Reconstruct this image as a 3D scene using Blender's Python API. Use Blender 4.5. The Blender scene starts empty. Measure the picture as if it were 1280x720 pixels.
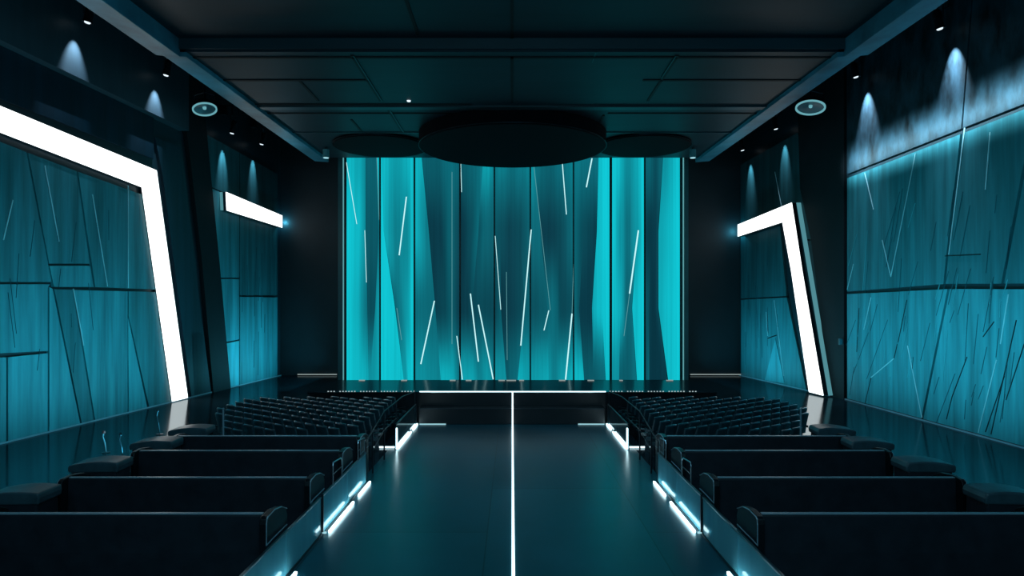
import bpy, math, random
from mathutils import Vector, Matrix
random.seed(4)
SC = bpy.context.scene
COL = SC.collection
F = 850.0
CZ = 3.0                                   # eye height over the raised floor (z = 0)
U = 3.0/4.06                               # shrink factor for furniture and stage front, scaled about the camera
PIT = 0

# ------------------------------------------------------------------ materials
def srgb(r, g, b):
    f = lambda c: (c/255/12.92) if c/255 <= .04045 else ((c/255+.055)/1.055)**2.4
    return (f(r), f(g), f(b), 1)

def new_mat(name):
    m = bpy.data.materials.new(name); m.use_nodes = True
    nt = m.node_tree; nt.nodes.clear()
    out = nt.nodes.new('ShaderNodeOutputMaterial')
    return m, nt, out

def mat(name, col, rough=.5, metal=0, spec=.5, noise=0, nscale=(1, 1, 1), bump=0, coat=0, attr=False, rnoise=0):
    m, nt, out = new_mat(name)
    p = nt.nodes.new('ShaderNodeBsdfPrincipled')
    nt.links.new(p.outputs[0], out.inputs[0])
    p.inputs['Roughness'].default_value = rough
    p.inputs['Metallic'].default_value = metal
    p.inputs['Specular IOR Level'].default_value = spec
    p.inputs['Coat Weight'].default_value = coat
    p.inputs['Coat Roughness'].default_value = .08
    tc = nt.nodes.new('ShaderNodeTexCoord'); mp = nt.nodes.new('ShaderNodeMapping')
    mp.inputs['Scale'].default_value = nscale
    nt.links.new(tc.outputs['Object'], mp.inputs[0])
    nz = nt.nodes.new('ShaderNodeTexNoise'); nz.inputs['Scale'].default_value = 1; nz.inputs['Detail'].default_value = 6
    nz.inputs['Roughness'].default_value = .6
    nt.links.new(mp.outputs[0], nz.inputs['Vector'])
    rp = nt.nodes.new('ShaderNodeMapRange')
    rp.inputs['From Min'].default_value = .3; rp.inputs['From Max'].default_value = .7
    rp.inputs['To Min'].default_value = 1-noise; rp.inputs['To Max'].default_value = 1+noise
    nt.links.new(nz.outputs['Fac'], rp.inputs[0])
    mul = nt.nodes.new('ShaderNodeVectorMath'); mul.operation = 'SCALE'
    if attr:
        at = nt.nodes.new('ShaderNodeAttribute'); at.attribute_name = 'Col'
        m2 = nt.nodes.new('ShaderNodeVectorMath'); m2.operation = 'MULTIPLY'
        m2.inputs[1].default_value = col[:3]
        nt.links.new(at.outputs['Color'], m2.inputs[0]); nt.links.new(m2.outputs[0], mul.inputs[0])
    else:
        mul.inputs[0].default_value = col[:3]
    nt.links.new(rp.outputs[0], mul.inputs['Scale'])
    nt.links.new(mul.outputs[0], p.inputs['Base Color'])
    if rnoise:
        r2 = nt.nodes.new('ShaderNodeMapRange')
        r2.inputs['From Min'].default_value = .35; r2.inputs['From Max'].default_value = .65
        r2.inputs['To Min'].default_value = max(.02, rough-rnoise); r2.inputs['To Max'].default_value = rough+rnoise
        nt.links.new(nz.outputs['Fac'], r2.inputs[0]); nt.links.new(r2.outputs[0], p.inputs['Roughness'])
    if bump:
        b = nt.nodes.new('ShaderNodeBump'); b.inputs['Strength'].default_value = bump; b.inputs['Distance'].default_value = .02
        nt.links.new(nz.outputs['Fac'], b.inputs['Height']); nt.links.new(b.outputs[0], p.inputs['Normal'])
    return m

def emit(name, col, strength):
    m, nt, out = new_mat(name)
    e = nt.nodes.new('ShaderNodeEmission'); e.inputs[0].default_value = col; e.inputs[1].default_value = strength
    nt.links.new(e.outputs[0], out.inputs[0])
    return m

def emit_attr(name, k):
    m, nt, out = new_mat(name)
    at = nt.nodes.new('ShaderNodeAttribute'); at.attribute_name = 'Col'
    tc = nt.nodes.new('ShaderNodeTexCoord'); mp = nt.nodes.new('ShaderNodeMapping'); mp.inputs['Scale'].default_value = (14, 14, .12)
    nt.links.new(tc.outputs['Object'], mp.inputs[0])
    nz = nt.nodes.new('ShaderNodeTexNoise'); nz.inputs['Scale'].default_value = 1; nz.inputs['Detail'].default_value = 3
    nt.links.new(mp.outputs[0], nz.inputs['Vector'])
    rp = nt.nodes.new('ShaderNodeMapRange'); rp.inputs['From Min'].default_value = .3; rp.inputs['From Max'].default_value = .7
    rp.inputs['To Min'].default_value = .9*k; rp.inputs['To Max'].default_value = 1.08*k
    nt.links.new(nz.outputs['Fac'], rp.inputs[0])
    e = nt.nodes.new('ShaderNodeEmission')
    nt.links.new(at.outputs['Color'], e.inputs[0]); nt.links.new(rp.outputs[0], e.inputs[1])
    g = nt.nodes.new('ShaderNodeBsdfGlossy'); g.inputs['Color'].default_value = (.04, .05, .05, 1); g.inputs['Roughness'].default_value = .3
    ad = nt.nodes.new('ShaderNodeAddShader')
    nt.links.new(e.outputs[0], ad.inputs[0]); nt.links.new(g.outputs[0], ad.inputs[1]); nt.links.new(ad.outputs[0], out.inputs[0])
    g.inputs['Color'].default_value = (.006, .008, .008, 1)
    return m

def glass(name, tint, tr, rough=.08, diff=.5):
    """frosted tinted glass: part clear, part diffusing, with a sheen"""
    m, nt, out = new_mat(name)
    t = nt.nodes.new('ShaderNodeBsdfTransparent'); t.inputs[0].default_value = tint
    p = nt.nodes.new('ShaderNodeBsdfPrincipled'); p.inputs['Base Color'].default_value = tint
    p.inputs['Roughness'].default_value = rough
    tc = nt.nodes.new('ShaderNodeTexCoord'); mp = nt.nodes.new('ShaderNodeMapping'); mp.inputs['Scale'].default_value = (3, 3, .4)
    nz = nt.nodes.new('ShaderNodeTexNoise'); nz.inputs['Scale'].default_value = 1
    nt.links.new(tc.outputs['Object'], mp.inputs[0]); nt.links.new(mp.outputs[0], nz.inputs['Vector'])
    rp = nt.nodes.new('ShaderNodeMapRange'); rp.inputs['To Min'].default_value = tr-.15; rp.inputs['To Max'].default_value = tr+.15
    nt.links.new(nz.outputs['Fac'], rp.inputs[0])
    mx = nt.nodes.new('ShaderNodeMixShader'); nt.links.new(rp.outputs[0], mx.inputs[0])
    nt.links.new(p.outputs[0], mx.inputs[1]); nt.links.new(t.outputs[0], mx.inputs[2]); nt.links.new(mx.outputs[0], out.inputs[0])
    return m

M = {}
M['wall_dark'] = mat('dark_wall_paint', (.010, .026, .036), .42, noise=.25, nscale=(.4, .4, .4), bump=.05)
M['black'] = mat('matt_black', (.009, .010, .013), .6, spec=.25, noise=.2, nscale=(2, 2, 2))
M['black_satin'] = mat('black_satin', (.008, .011, .015), .3, spec=.4, noise=.2, nscale=(2, 2, 2))
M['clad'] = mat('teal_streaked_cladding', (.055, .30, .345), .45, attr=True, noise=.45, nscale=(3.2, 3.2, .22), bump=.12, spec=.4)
M['floor'] = mat('polished_dark_floor', (.008, .022, .030), .12, noise=.3, nscale=(.6, .6, .6), rnoise=.03, spec=.18)
M['ceil'] = mat('dark_ceiling_board', (.006, .027, .042), .5, noise=.25, nscale=(.25, 1.5, 1), spec=.35)
M['ceil_band'] = mat('ceiling_band_lit', (.014, .055, .075), .45, noise=.3, nscale=(.3, 1, 1))  # same ceiling board, its lit look put into a lighter colour
M['beam'] = mat('blue_grey_beam_paint', (.045, .27, .38), .4, noise=.6, nscale=(.5, .45, .5))
M['seat'] = mat('dark_upholstery', (.022, .027, .037), .38, noise=.25, nscale=(3, 3, 3), bump=.08, spec=.4)
M['chair'] = mat('charcoal_chair_fabric', (.018, .06, .078), .32, noise=.3, nscale=(6, 6, 6), spec=.5)
M['stool'] = mat('grey_teal_leather', (.05, .10, .125), .38, noise=.3, nscale=(3, 3, 3), bump=.1)
M['metal'] = mat('brushed_steel', (.30, .42, .48), .28, metal=1, noise=.15, nscale=(8, 8, 1))
M['dark_metal'] = mat('dark_steel', (.03, .05, .065), .35, metal=.8, noise=.15, nscale=(8, 8, 1))
M['trim'] = mat('pale_piping', (.28, .38, .45), .3, noise=.1, nscale=(5, 5, 5))
M['white'] = emit('white_diffuser', (.90, .96, .96, 1), 2.2)
M['led'] = emit('cool_white_led', (.70, .93, 1, 1), 2.2)
M['led_soft'] = emit('soft_cyan_led', (.45, .85, .95, 1), .8)
M['led_hot'] = emit('bright_floor_led', (.62, .92, 1, 1), 7)
M['rod'] = emit('pale_cyan_tube', (.55, .95, .97, 1), 1.05)
M['rod_dim'] = emit('dim_cyan_tube', (.14, .45, .48, 1), .8)
M['teal_strip'] = emit('dim_teal_side_strip', (.10, .32, .37, 1), .8)
M['lens'] = emit('lamp_lens', (.75, .9, 1, 1), 1.2)
M['ring'] = emit('ring_glow', (.15, .42, .48, 1), .9)
M['backlit'] = emit_attr('backlit_curtain', 1.0)
M['glass'] = glass('teal_frosted_glass', (.22, .72, .85, 1), .42)
M['glass_dark'] = glass('smoked_glass', (.03, .08, .10, 1), .3)
M['mull'] = mat('grey_joint', (.05, .10, .11), .4, noise=.1)
M['disc'] = mat('dead_black', (.0022, .004, .007), .8, spec=.1)
M['bead'] = emit('pale_bead', (.55, .68, .70, 1), .7)
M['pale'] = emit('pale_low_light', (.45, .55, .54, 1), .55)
M['inlay'] = mat('pale_inlay', (.42, .62, .66), .35, noise=.2, nscale=(4, 4, 1))
M['score'] = mat('dark_score', (.012, .09, .115), .5, noise=.2)
M['clad_light'] = mat('light_score', (.10, .42, .47), .4, noise=.2)
M['red'] = mat('dull_red_foam', (.25, .05, .05), .7, noise=.2, nscale=(20, 20, 20))

def polished(m, fac):
    """dark diffuse floor under a thin clear polish of even strength"""
    nt = m.node_tree
    p = [n for n in nt.nodes if n.type == 'BSDF_PRINCIPLED'][0]
    p.inputs['Specular IOR Level'].default_value = 0
    g = nt.nodes.new('ShaderNodeBsdfGlossy'); g.inputs['Roughness'].default_value = p.inputs['Roughness'].default_value; g.inputs['Color'].default_value = (.9, .97, 1, 1)
    mx = nt.nodes.new('ShaderNodeMixShader'); mx.inputs[0].default_value = fac
    out = [n for n in nt.nodes if n.type == 'OUTPUT_MATERIAL'][0]
    nt.links.new(p.outputs[0], mx.inputs[1]); nt.links.new(g.outputs[0], mx.inputs[2]); nt.links.new(mx.outputs[0], out.inputs[0])
polished(M['floor'], .22)
def aisle_mat():
    m = mat('aisle_slab_floor', (.012, .085, .115), .3, noise=.35, nscale=(.5, .35, .5), rnoise=.02, spec=.4)
    nt = m.node_tree
    p = [n for n in nt.nodes if n.type == 'BSDF_PRINCIPLED'][0]
    src = p.inputs['Base Color'].links[0].from_socket
    tc = [n for n in nt.nodes if n.type == 'TEX_COORD'][0]
    br = nt.nodes.new('ShaderNodeTexBrick'); br.inputs['Scale'].default_value = 1
    mp = nt.nodes.new('ShaderNodeMapping'); mp.inputs['Rotation'].default_value = (0, 0, math.pi/2); mp.inputs['Location'].default_value = (.3, .33, 0)
    nt.links.new(tc.outputs['Object'], mp.inputs[0]); nt.links.new(mp.outputs[0], br.inputs['Vector'])
    br.inputs['Brick Width'].default_value = 4.4; br.inputs['Row Height'].default_value = 2.15; br.inputs['Mortar Size'].default_value = .009
    br.inputs['Color1'].default_value = (1, 1, 1, 1); br.inputs['Color2'].default_value = (.72, .75, .78, 1); br.inputs['Mortar'].default_value = (.3, .3, .3, 1)
    mu = nt.nodes.new('ShaderNodeVectorMath'); mu.operation = 'MULTIPLY'
    nt.links.new(src, mu.inputs[0]); nt.links.new(br.outputs['Color'], mu.inputs[1]); nt.links.new(mu.outputs[0], p.inputs['Base Color'])
    return m
M['aisle'] = aisle_mat()

# ------------------------------------------------------------------ mesh helper
class MB:
    def __init__(s): s.v = []; s.f = []; s.c = []
    def face(s, pts, c=1):
        n = len(s.v); s.v += [tuple(p) for p in pts]; s.f.append(list(range(n, n+len(pts)))); s.c.append(c)
    def prism(s, pts, off, c=1):
        """polygon extruded by a vector"""
        n = len(s.v); k = len(pts); off = Vector(off)
        s.v += [tuple(p) for p in pts] + [tuple(Vector(p)+off) for p in pts]
        s.f.append(list(range(n, n+k))); s.f.append([n+k+i for i in range(k)][::-1])
        s.c += [c, c]
        for i in range(k):
            j = (i+1) % k
            s.f.append([n+j, n+i, n+k+i, n+k+j]); s.c.append(c)
    def box(s, x0, y0, z0, x1, y1, z1, c=1):
        s.prism([(x0, y0, z0), (x1, y0, z0), (x1, y1, z0), (x0, y1, z0)], (0, 0, z1-z0), c)
    def bar(s, a, b, w, h=None, up=(0, 0, 1), c=1):
        a = Vector(a); b = Vector(b); h = h or w
        d = (b-a).normalized(); u = Vector(up)
        if abs(d.dot(u)) > .98: u = Vector((1, 0, 0))
        r = d.cross(u).normalized(); u = r.cross(d)
        q = [a+r*w/2+u*h/2, a-r*w/2+u*h/2, a-r*w/2-u*h/2, a+r*w/2-u*h/2]
        s.prism(q, b-a, c)
    def tube(s, pts, r, n=10, c=1):
        pts = [Vector(p) for p in pts]; rings = []
        rr = r if isinstance(r, (list, tuple)) else [r]*len(pts)
        for i, p in enumerate(pts):
            d = (pts[min(i+1, len(pts)-1)]-pts[max(i-1, 0)])
            d = d.normalized() if d.length > 1e-6 else Vector((0, 0, 1))
            u = Vector((0, 0, 1)) if abs(d.z) < .95 else Vector((1, 0, 0))
            a = d.cross(u).normalized(); b = d.cross(a)
            k = len(s.v); rings.append(k)
            for j in range(n):
                t = 2*math.pi*j/n
                s.v.append(tuple(p+(a*math.cos(t)+b*math.sin(t))*rr[i]))
        for i in range(len(pts)-1):
            for j in range(n):
                j2 = (j+1) % n
                s.f.append([rings[i]+j, rings[i]+j2, rings[i+1]+j2, rings[i+1]+j]); s.c.append(c)
        s.f.append([rings[0]+j for j in range(n)][::-1]); s.f.append([rings[-1]+j for j in range(n)]); s.c += [c, c]
    def lathe(s, prof, mtx=Matrix(), n=40, close=False):
        """prof: (radius, z) pairs"""
        base = len(s.v); k = len(prof)
        for j in range(n):
            t = 2*math.pi*j/n
            for r, z in prof: s.v.append(tuple(mtx @ Vector((r*math.cos(t), r*math.sin(t), z))))
        for j in range(n):
            j2 = (j+1) % n
            for i in range(k-1 if not close else k):
                i2 = (i+1) % k
                s.f.append([base+j*k+i, base+j2*k+i, base+j2*k+i2, base+j*k+i2]); s.c.append(1)
    def build(s, name, m, parent=None, smooth=False, bevel=0, seg=2):
        me = bpy.data.meshes.new(name); me.from_pydata(s.v, [], s.f)
        import bmesh
        bm = bmesh.new(); bm.from_mesh(me)
        lay = bm.loops.layers.float_color.new('Col')
        for i, f in enumerate(bm.faces):
            c = s.c[i] if i < len(s.c) else 1
            for l in f.loops: l[lay] = (c, c, c, 1) if not isinstance(c, tuple) else (*c[:3], 1)
        if len(bm.faces) < 60000: bmesh.ops.recalc_face_normals(bm, faces=bm.faces[:])
        bm.to_mesh(me); bm.free()
        if smooth:
            for p in me.polygons: p.use_smooth = True
        me.materials.append(m)
        o = bpy.data.objects.new(name, me); COL.objects.link(o)
        if parent: o.parent = parent
        if bevel:
            b = o.modifiers.new('bevel', 'BEVEL'); b.width = bevel; b.segments = seg; b.limit_method = 'ANGLE'
        return o

def tag(o, label, cat, group=None):
    o['label'] = label; o['category'] = cat
    if group: o['group'] = group
    return o
def thing(name, loc, label, cat, group=None, rz=0):
    o = bpy.data.objects.new(name, None); COL.objects.link(o); o.location = loc; o.rotation_euler = (0, 0, rz)
    o.empty_display_size = .1
    return tag(o, label, cat, group)
def struct(o): o['kind'] = 'structure'; return o
def copy_tree(root, loc, label, rz=None):
    r = root.copy(); COL.objects.link(r); r.location = loc; r['label'] = label
    if rz is not None: r.rotation_euler = (0, 0, rz)
    for ch in list(root.children):
        c = ch.copy(); COL.objects.link(c); c.parent = r
        for g in ch.children:
            d = g.copy(); COL.objects.link(d); d.parent = c
    return r

def P(px, py, d):                    # point at depth d, as measured on the photo
    return Vector(((px-640)/F*d, d, CZ+(385-py)/F*d))

# ------------------------------------------------------------------ walls (measured planes x = a + b*y)
LW = (-12.3, .065)
RW = (11.0, 0.0)
RR = (13.317, -.1039)
def W(plane, px, py, inset=0):
    a, b = plane; s = 1 if a < 0 else -1
    a2 = a+s*inset
    X = (px-640)/F
    d = a2/(X-b)
    return Vector((X*d, d, CZ+(385-py)/F*d))
def FY(plane, px):                   # image row of the foot of the wall
    return 385+CZ/ (plane[0]/((px-640)/F-plane[1])) * F
def nrm(plane):
    a, b = plane; v = Vector((1, -b, 0)).normalized()
    return v if a < 0 else -v
TOP = 12.0
def wall_slab(name, plane, y0, y1, m):
    a, b = plane; mb = MB(); n = nrm(plane)
    p0 = Vector((a+b*y0, y0, PIT)); p1 = Vector((a+b*y1, y1, PIT))
    mb.prism([p0, p1, p1+Vector((0, 0, TOP-PIT)), p0+Vector((0, 0, TOP-PIT))], -n*.3)
    return struct(mb.build(name, m))
wl = wall_slab('wall_left', LW, -4, 30.6, M['wall_dark'])
wr = wall_slab('wall_right', RW, -4, 22.4, M['wall_dark'])
wr2 = wall_slab('wall_right', RR, 22.35, 30.6, M['wall_dark'])
mb = MB(); mb.box(-13.5, 30.3, -.02, 13.5, 30.6, TOP); wb = struct(mb.build('wall_back', mat('back_wall_paint', (.011, .018, .024), .6, noise=.2)))
mb = MB(); mb.box(-13.5, -4.3, PIT, 13.5, -4, TOP); struct(mb.build('wall_front', M['black']))

def poly_area_shrink(pts, g):
    """pull the corners of a planar polygon inwards by g so neighbours leave a groove"""
    c = sum(pts, Vector())/len(pts); out = []
    n = len(pts)
    nn = Vector()
    for i in range(n): nn += (pts[i]-c).cross(pts[(i+1) % n]-c)
    nn.normalize()
    for i in range(n):
        p0, p, p1 = pts[i-1], pts[i], pts[(i+1) % n]
        e0 = (p-p0).normalized(); e1 = (p1-p).normalized()
        n0 = nn.cross(e0); n1 = nn.cross(e1)
        k = (n0+n1); L = max(.35, 1+n0.dot(n1))
        out.append(p+k*g/L)
    return out
def cladding(plane, polys, parent, g=.028, th=.07, name='cladding', m='clad'):
    mb = MB(); n = nrm(plane)
    for pts, tone in polys:
        q = [W(plane, x, (FY(plane, x)-.3 if y is None else y), 0) for x, y in pts]
        q = poly_area_shrink(q, g)
        mb.prism([p+n*.005 for p in q], n*th, tone)
    return mb.build(name, M[m], parent)
def scratches(plane, segs, parent, m, w=.03, off=.075, name='inlay'):
    mb = MB(); n = nrm(plane)
    for (x0, y0, x1, y1) in segs:
        a = W(plane, x0, y0)+n*off; b = W(plane, x1, y1)+n*off
        mb.bar(a, b, w, .02, up=n)
    return mb.build(name, m, parent)

N = None
C1 = (.85, .95, 1)
def t(k): return (k*.8, k*.97, k)
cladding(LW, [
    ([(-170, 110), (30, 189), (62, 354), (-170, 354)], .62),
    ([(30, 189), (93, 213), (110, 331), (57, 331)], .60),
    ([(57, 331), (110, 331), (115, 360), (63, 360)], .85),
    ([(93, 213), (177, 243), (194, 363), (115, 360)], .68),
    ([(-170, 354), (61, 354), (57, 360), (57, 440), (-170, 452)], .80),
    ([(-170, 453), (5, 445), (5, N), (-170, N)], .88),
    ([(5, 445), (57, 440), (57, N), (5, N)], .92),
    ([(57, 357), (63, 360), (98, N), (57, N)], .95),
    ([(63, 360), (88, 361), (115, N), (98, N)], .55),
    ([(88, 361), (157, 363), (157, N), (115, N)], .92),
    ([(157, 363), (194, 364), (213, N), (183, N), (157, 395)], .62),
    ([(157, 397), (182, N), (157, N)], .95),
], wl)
scratches(LW, [(52, 207, 70, 302), (112, 243, 131, 358), (88, 361, 101, 432), (157, 232, 157, 360), (0, 300, 12, 250)], wl, M['inlay'], .024)
# dark section between frame and pier, with a paler facet at its foot
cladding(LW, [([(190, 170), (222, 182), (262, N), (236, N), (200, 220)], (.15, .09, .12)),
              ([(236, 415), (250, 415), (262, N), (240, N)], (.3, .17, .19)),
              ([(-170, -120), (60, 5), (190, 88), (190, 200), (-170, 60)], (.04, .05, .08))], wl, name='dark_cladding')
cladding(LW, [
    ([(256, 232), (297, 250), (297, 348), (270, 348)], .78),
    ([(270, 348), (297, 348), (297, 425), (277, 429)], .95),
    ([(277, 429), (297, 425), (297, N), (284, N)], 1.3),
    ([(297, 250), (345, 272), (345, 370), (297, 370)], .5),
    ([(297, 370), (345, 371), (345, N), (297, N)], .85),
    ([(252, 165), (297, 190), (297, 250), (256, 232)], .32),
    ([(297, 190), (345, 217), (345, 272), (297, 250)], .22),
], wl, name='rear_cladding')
# overhanging bulkhead above the ledge line on the left (lamps wash it from above)
def bulk(plane, y0, y1, z0, z1, th, parent, m=M['wall_dark']):
    a, b = plane; mb = MB(); n = nrm(plane)
    p0 = Vector((a+b*y0, y0, z0)); p1 = Vector((a+b*y1, y1, z0))
    mb.prism([p0, p1, p1+Vector((0, 0, z1-z0)), p0+Vector((0, 0, z1-z0))], n*th)
    return mb.build('bulkhead', m, parent)
M['bulk'] = mat('bulkhead_paint', (.035, .055, .07), .5, noise=.2, nscale=(3, 3, .4))
bulk(LW, 8, 22.2, 8.78, TOP, .32, wl, M['bulk'])

for nm_, pl, y0, y1 in (('baseboard_left', LW, 6, 30.2), ('baseboard_right', RW, 6, 22.3), ('baseboard_right', RR, 22.4, 30.2)):
    mb = MB(); n = nrm(pl); p0 = Vector((pl[0]+pl[1]*y0, y0, .0))+n*.075; p1 = Vector((pl[0]+pl[1]*y1, y1, .0))+n*.075
    mb.prism([p0, p1, p1+Vector((0, 0, .035)), p0+Vector((0, 0, .035))], n*.02); struct(mb.build(nm_, M['trim']))
# piers
def pier(plane, pts, th, name, m=M['black']):
    mb = MB(); n = nrm(plane)
    q = [W(plane, x, (FY(plane, x) if y is None else y), 0) for x, y in pts]
    mb.prism(q, n*th); return struct(mb.build(name, m))
pier(LW, [(214, 60), (246, 80), (257, 200), (270, 330), (284, N), (262, N), (248, 330), (233, 200)], .14, 'trim_1')
pier(RR, [(998, 60), (1058.5, 20), (1058.5, N), (1041, N), (1017, 300), (1003, 235)], .1, 'trim_2', M['black'])


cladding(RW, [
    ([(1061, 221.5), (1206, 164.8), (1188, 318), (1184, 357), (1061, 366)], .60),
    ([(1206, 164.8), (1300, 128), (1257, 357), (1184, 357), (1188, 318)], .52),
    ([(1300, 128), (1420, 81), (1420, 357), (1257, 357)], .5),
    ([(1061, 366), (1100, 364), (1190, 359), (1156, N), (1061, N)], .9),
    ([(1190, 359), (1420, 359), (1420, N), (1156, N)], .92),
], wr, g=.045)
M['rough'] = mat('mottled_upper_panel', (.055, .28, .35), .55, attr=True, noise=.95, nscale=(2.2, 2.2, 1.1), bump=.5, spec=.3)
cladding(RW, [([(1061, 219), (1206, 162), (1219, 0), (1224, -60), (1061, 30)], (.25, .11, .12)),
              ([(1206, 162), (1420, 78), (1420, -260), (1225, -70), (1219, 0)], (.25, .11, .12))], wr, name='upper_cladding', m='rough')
scratches(RW, [(1084, 216, 1095, 262), (1106, 300, 1117, 346), (1117, 346, 1148, 192), (1138, 432, 1156, 522), (1265, 368, 1255, 430),
               (1250, 450, 1227, 541), (1242, 165, 1236, 237), (1092, 372, 1083, 412), (1210, 160, 1190, 318), (1092, 472, 1121, 448), (1070, 330, 1062, 362)], wr, M['inlay'], .028)
scratches(RW, [(1137, 375, 1126, 428), (1121, 448, 1125, 430), (1092, 472, 1084, 506), (1247, 402, 1233, 421), (1213, 446, 1194, 496),
               (1194, 496, 1187, 524), (1077, 385, 1074, 440), (1275, 400, 1243, 543), (1185, 320, 1230, 318), (1260, 470, 1236, 540), (1285, 430, 1262, 500)], wr, M['black_satin'], .022, name='groove')
def scoring(plane, x0, x1, y0, y1, count, parent, lean, m, w, seed, off=.074):
    rnd = random.Random(seed); segs = []
    for _ in range(count):
        x = rnd.uniform(x0, x1); y = rnd.uniform(y0, y1); L = rnd.uniform(15, 75); ln = rnd.uniform(*lean)
        if y+L > FY(plane, x)-4: continue
        segs.append((x, y, x-ln*L, y+L))
    scratches(plane, segs, parent, m, w, off, 'scoring')
scoring(RW, 1070, 1275, 232, 350, 20, wr, (.05, .30), M['score'], .010, 3)
scoring(RW, 1070, 1275, 372, 500, 26, wr, (.05, .40), M['score'], .012, 5)
scoring(RW, 1070, 1275, 225, 480, 16, wr, (.02, .30), M['clad_light'], .010, 8)
scoring(LW, 5, 150, 250, 480, 12, wl, (-.15, .15), M['score'], .008, 9)
scoring(LW, 300, 342, 300, 440, 16, wl, (-.02, .04), M['score'], .012, 10)
scoring(RR, 932, 975, 300, 440, 16, wr2, (-.06, .03), M['score'], .012, 12)
cladding(RR, [
    ([(928, 295), (977, 280), (986, 371), (928, 374)], .42),
    ([(928, 374), (986, 371), (1011, N), (928, N)], .62),
    ([(928, 205), (1000, 165), (1018, 300), (1002, 300), (985, 262), (928, 290)], .25),
    ([(1004, 300), (1018, 300), (1040, N), (1032, N)], (.1, .12, .14)),
], wr2)
scratches(RR, [(970, 375, 982, 470), (960, 390, 962, 420), (971, 215, 980, 262)], wr2, M['inlay'], .024)
scratches(RR, [(962, 423, 973, 419), (950, 373, 986, 371)], wr2, M['black_satin'], .04, name='groove')
cladding(RR, [([(972, 421), (984, 480), (958, 476)], 1.1)], wr2, th=.09, name='facet')
# small bright socket on the right pier
mb = MB(); q = W(RR, 1053, 427, .12); mb.box(q.x-.12, q.y-.05, q.z-.1, q.x+.02, q.y+.05, q.z+.1)
tag(mb.build('wall_socket', M['metal'], None, bevel=.01), 'tiny pale metal socket on the dark pier at the right wall', 'socket')

# ------------------------------------------------------------------ light frames
def light_frame(plane, pts, inset, label, name='wall_light', gap=.1, strip=None):
    n = nrm(plane)
    q = [W(plane, x, (FY(plane, x) if y is None else y), inset) for x, y in pts]
    q = [Vector((p.x, p.y, max(p.z, .02))) for p in q]
    c = sum(q, Vector())/len(q); c.z = min(p.z for p in q)
    root = thing(name, c, label, 'wall light')
    mb = MB(); mb.prism([p-c-n*.03 for p in q], -n*(inset-.035)); mb.build('housing', M['dark_metal'], root)
    mb = MB(); mb.prism([p-c-n*.03 for p in q], n*.03); mb.build('diffuser', M['white'], root)
    if strip:
        a, b = q[strip[0]], q[strip[1]]
        mid = -n*(inset*.62)
        e = (b-a).normalized(); side = e.cross(n).normalized()
        if side.y > 0: side = -side
        mb = MB(); mb.bar(a+mid+side*.012-c, b+mid+side*.012-c, inset*.38, .012, up=side); mb.build('side_strip', M['teal_strip'], root)
    return root
light_frame(LW, [(-170, 62), (196, 213), (235, N), (216, N), (178, 234), (-170, 99)], .13,
            'large white glowing bent band around the teal panels on the left wall')
light_frame(LW, [(283, 240), (353, 269.5), (353, 284.5), (284, 263)], .32,
            'short straight white light bar near the far corner of the left wall', strip=(0, 3))
light_frame(RR, [(922, 280.8), (989, 253.3), (1002.3, 340), (1028.5, 494.5), (1011, 490), (989, 340), (977.8, 277.6), (922, 295.6)], .45,
            'white glowing bent frame standing on the floor at the right wall', strip=(1, 3))

# ------------------------------------------------------------------ floors, stage
mb = MB(); mb.box(-13, -4, -.2, -2.62, 30.5, 0); mb.box(2.62, -4, -.2, 13, 30.5, 0); mb.box(-2.62, 17.9, -.2, 2.62, 30.5, 0)
struct(mb.build('floor', M['floor']))
mb = MB(); mb.box(-2.62, -4, -.2, 2.62, 17.9, 0); struct(mb.build('floor', M['aisle']))
H_ST = 1.06*U
mb = MB(); mb.box(-5.4, 24.3*U, 0, 5.4, 20.9, H_ST)
sg = thing('stage', (0, 24.3*U, 0), 'low wide dark stage platform in front of the glowing curtain', 'stage')
mb = MB(); mb.box(-5.4, .02, 0, 5.4, 20.9-24.3*U, H_ST-.03); mb.build('riser', M['black_satin'], sg)
mb = MB(); mb.box(-5.42, 0, H_ST-.03, 5.42, 20.92-24.3*U, H_ST); mb.build('deck', M['floor'], sg, bevel=.005)
mb = MB(); mb.box(-3.25*U, 23.72*U, 0, 3.25*U, 24.29*U, .56*U); st = mb.build('stage_step', M['black_satin'], bevel=.01)
tag(st, 'wide black step below the front edge of the stage', 'step')
mb = MB(); mb.box(-3.2*U, 23.69*U, .53*U, 3.2*U, 23.72*U, .56*U); mb.build('nosing', M['dark_metal'], st)
FURN = []
def led(name, a, b, w, h, m, label, grp=None, cam_scaled=True):
    c = Vector(a); mb = MB(); mb.bar((0, 0, 0), Vector(b)-c, w, h)
    o = mb.build(name, m); o.location = c
    if cam_scaled: FURN.append(o)  # joins the group that is scaled about the camera
    return tag(o, label, 'light strip', grp)
led('light_strip', (-3.3, 24.27, 1.075), (3.35, 24.27, 1.075), .03, .035, M['led'], 'thin white light line along the front edge of the stage')
for s in (-1, 1):
    root = thing('bead_strip', (s*3.45*U, 24.27*U, 1.06*U), 'row of tiny pale lamps along the stage edge behind the %s chairs' % ('left' if s < 0 else 'right'), 'light strip')
    mb = MB(); mb.box(-.015, -.012, 0, .015, .012, .03); b0 = mb.build('bead_lamp', M['bead'], root); b0.location = (s*.035, 0, 0)
    for k in range(1, 30):
        if k % 7 == 5: continue
        b1 = b0.copy(); COL.objects.link(b1); b1.parent = root; b1.location = (s*(.035+k*.078), 0, 0)
    mb = MB(); mb.box(min(0, s*2.35), -.015, -.002, max(0, s*2.35), .015, .004); mb.build('carrier', M['dark_metal'], root)
cs = thing('runner_light', (0, 10, PIT), 'long white light line down the middle of the aisle floor and up the stage step', 'light strip'); FURN.append(cs)
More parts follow.
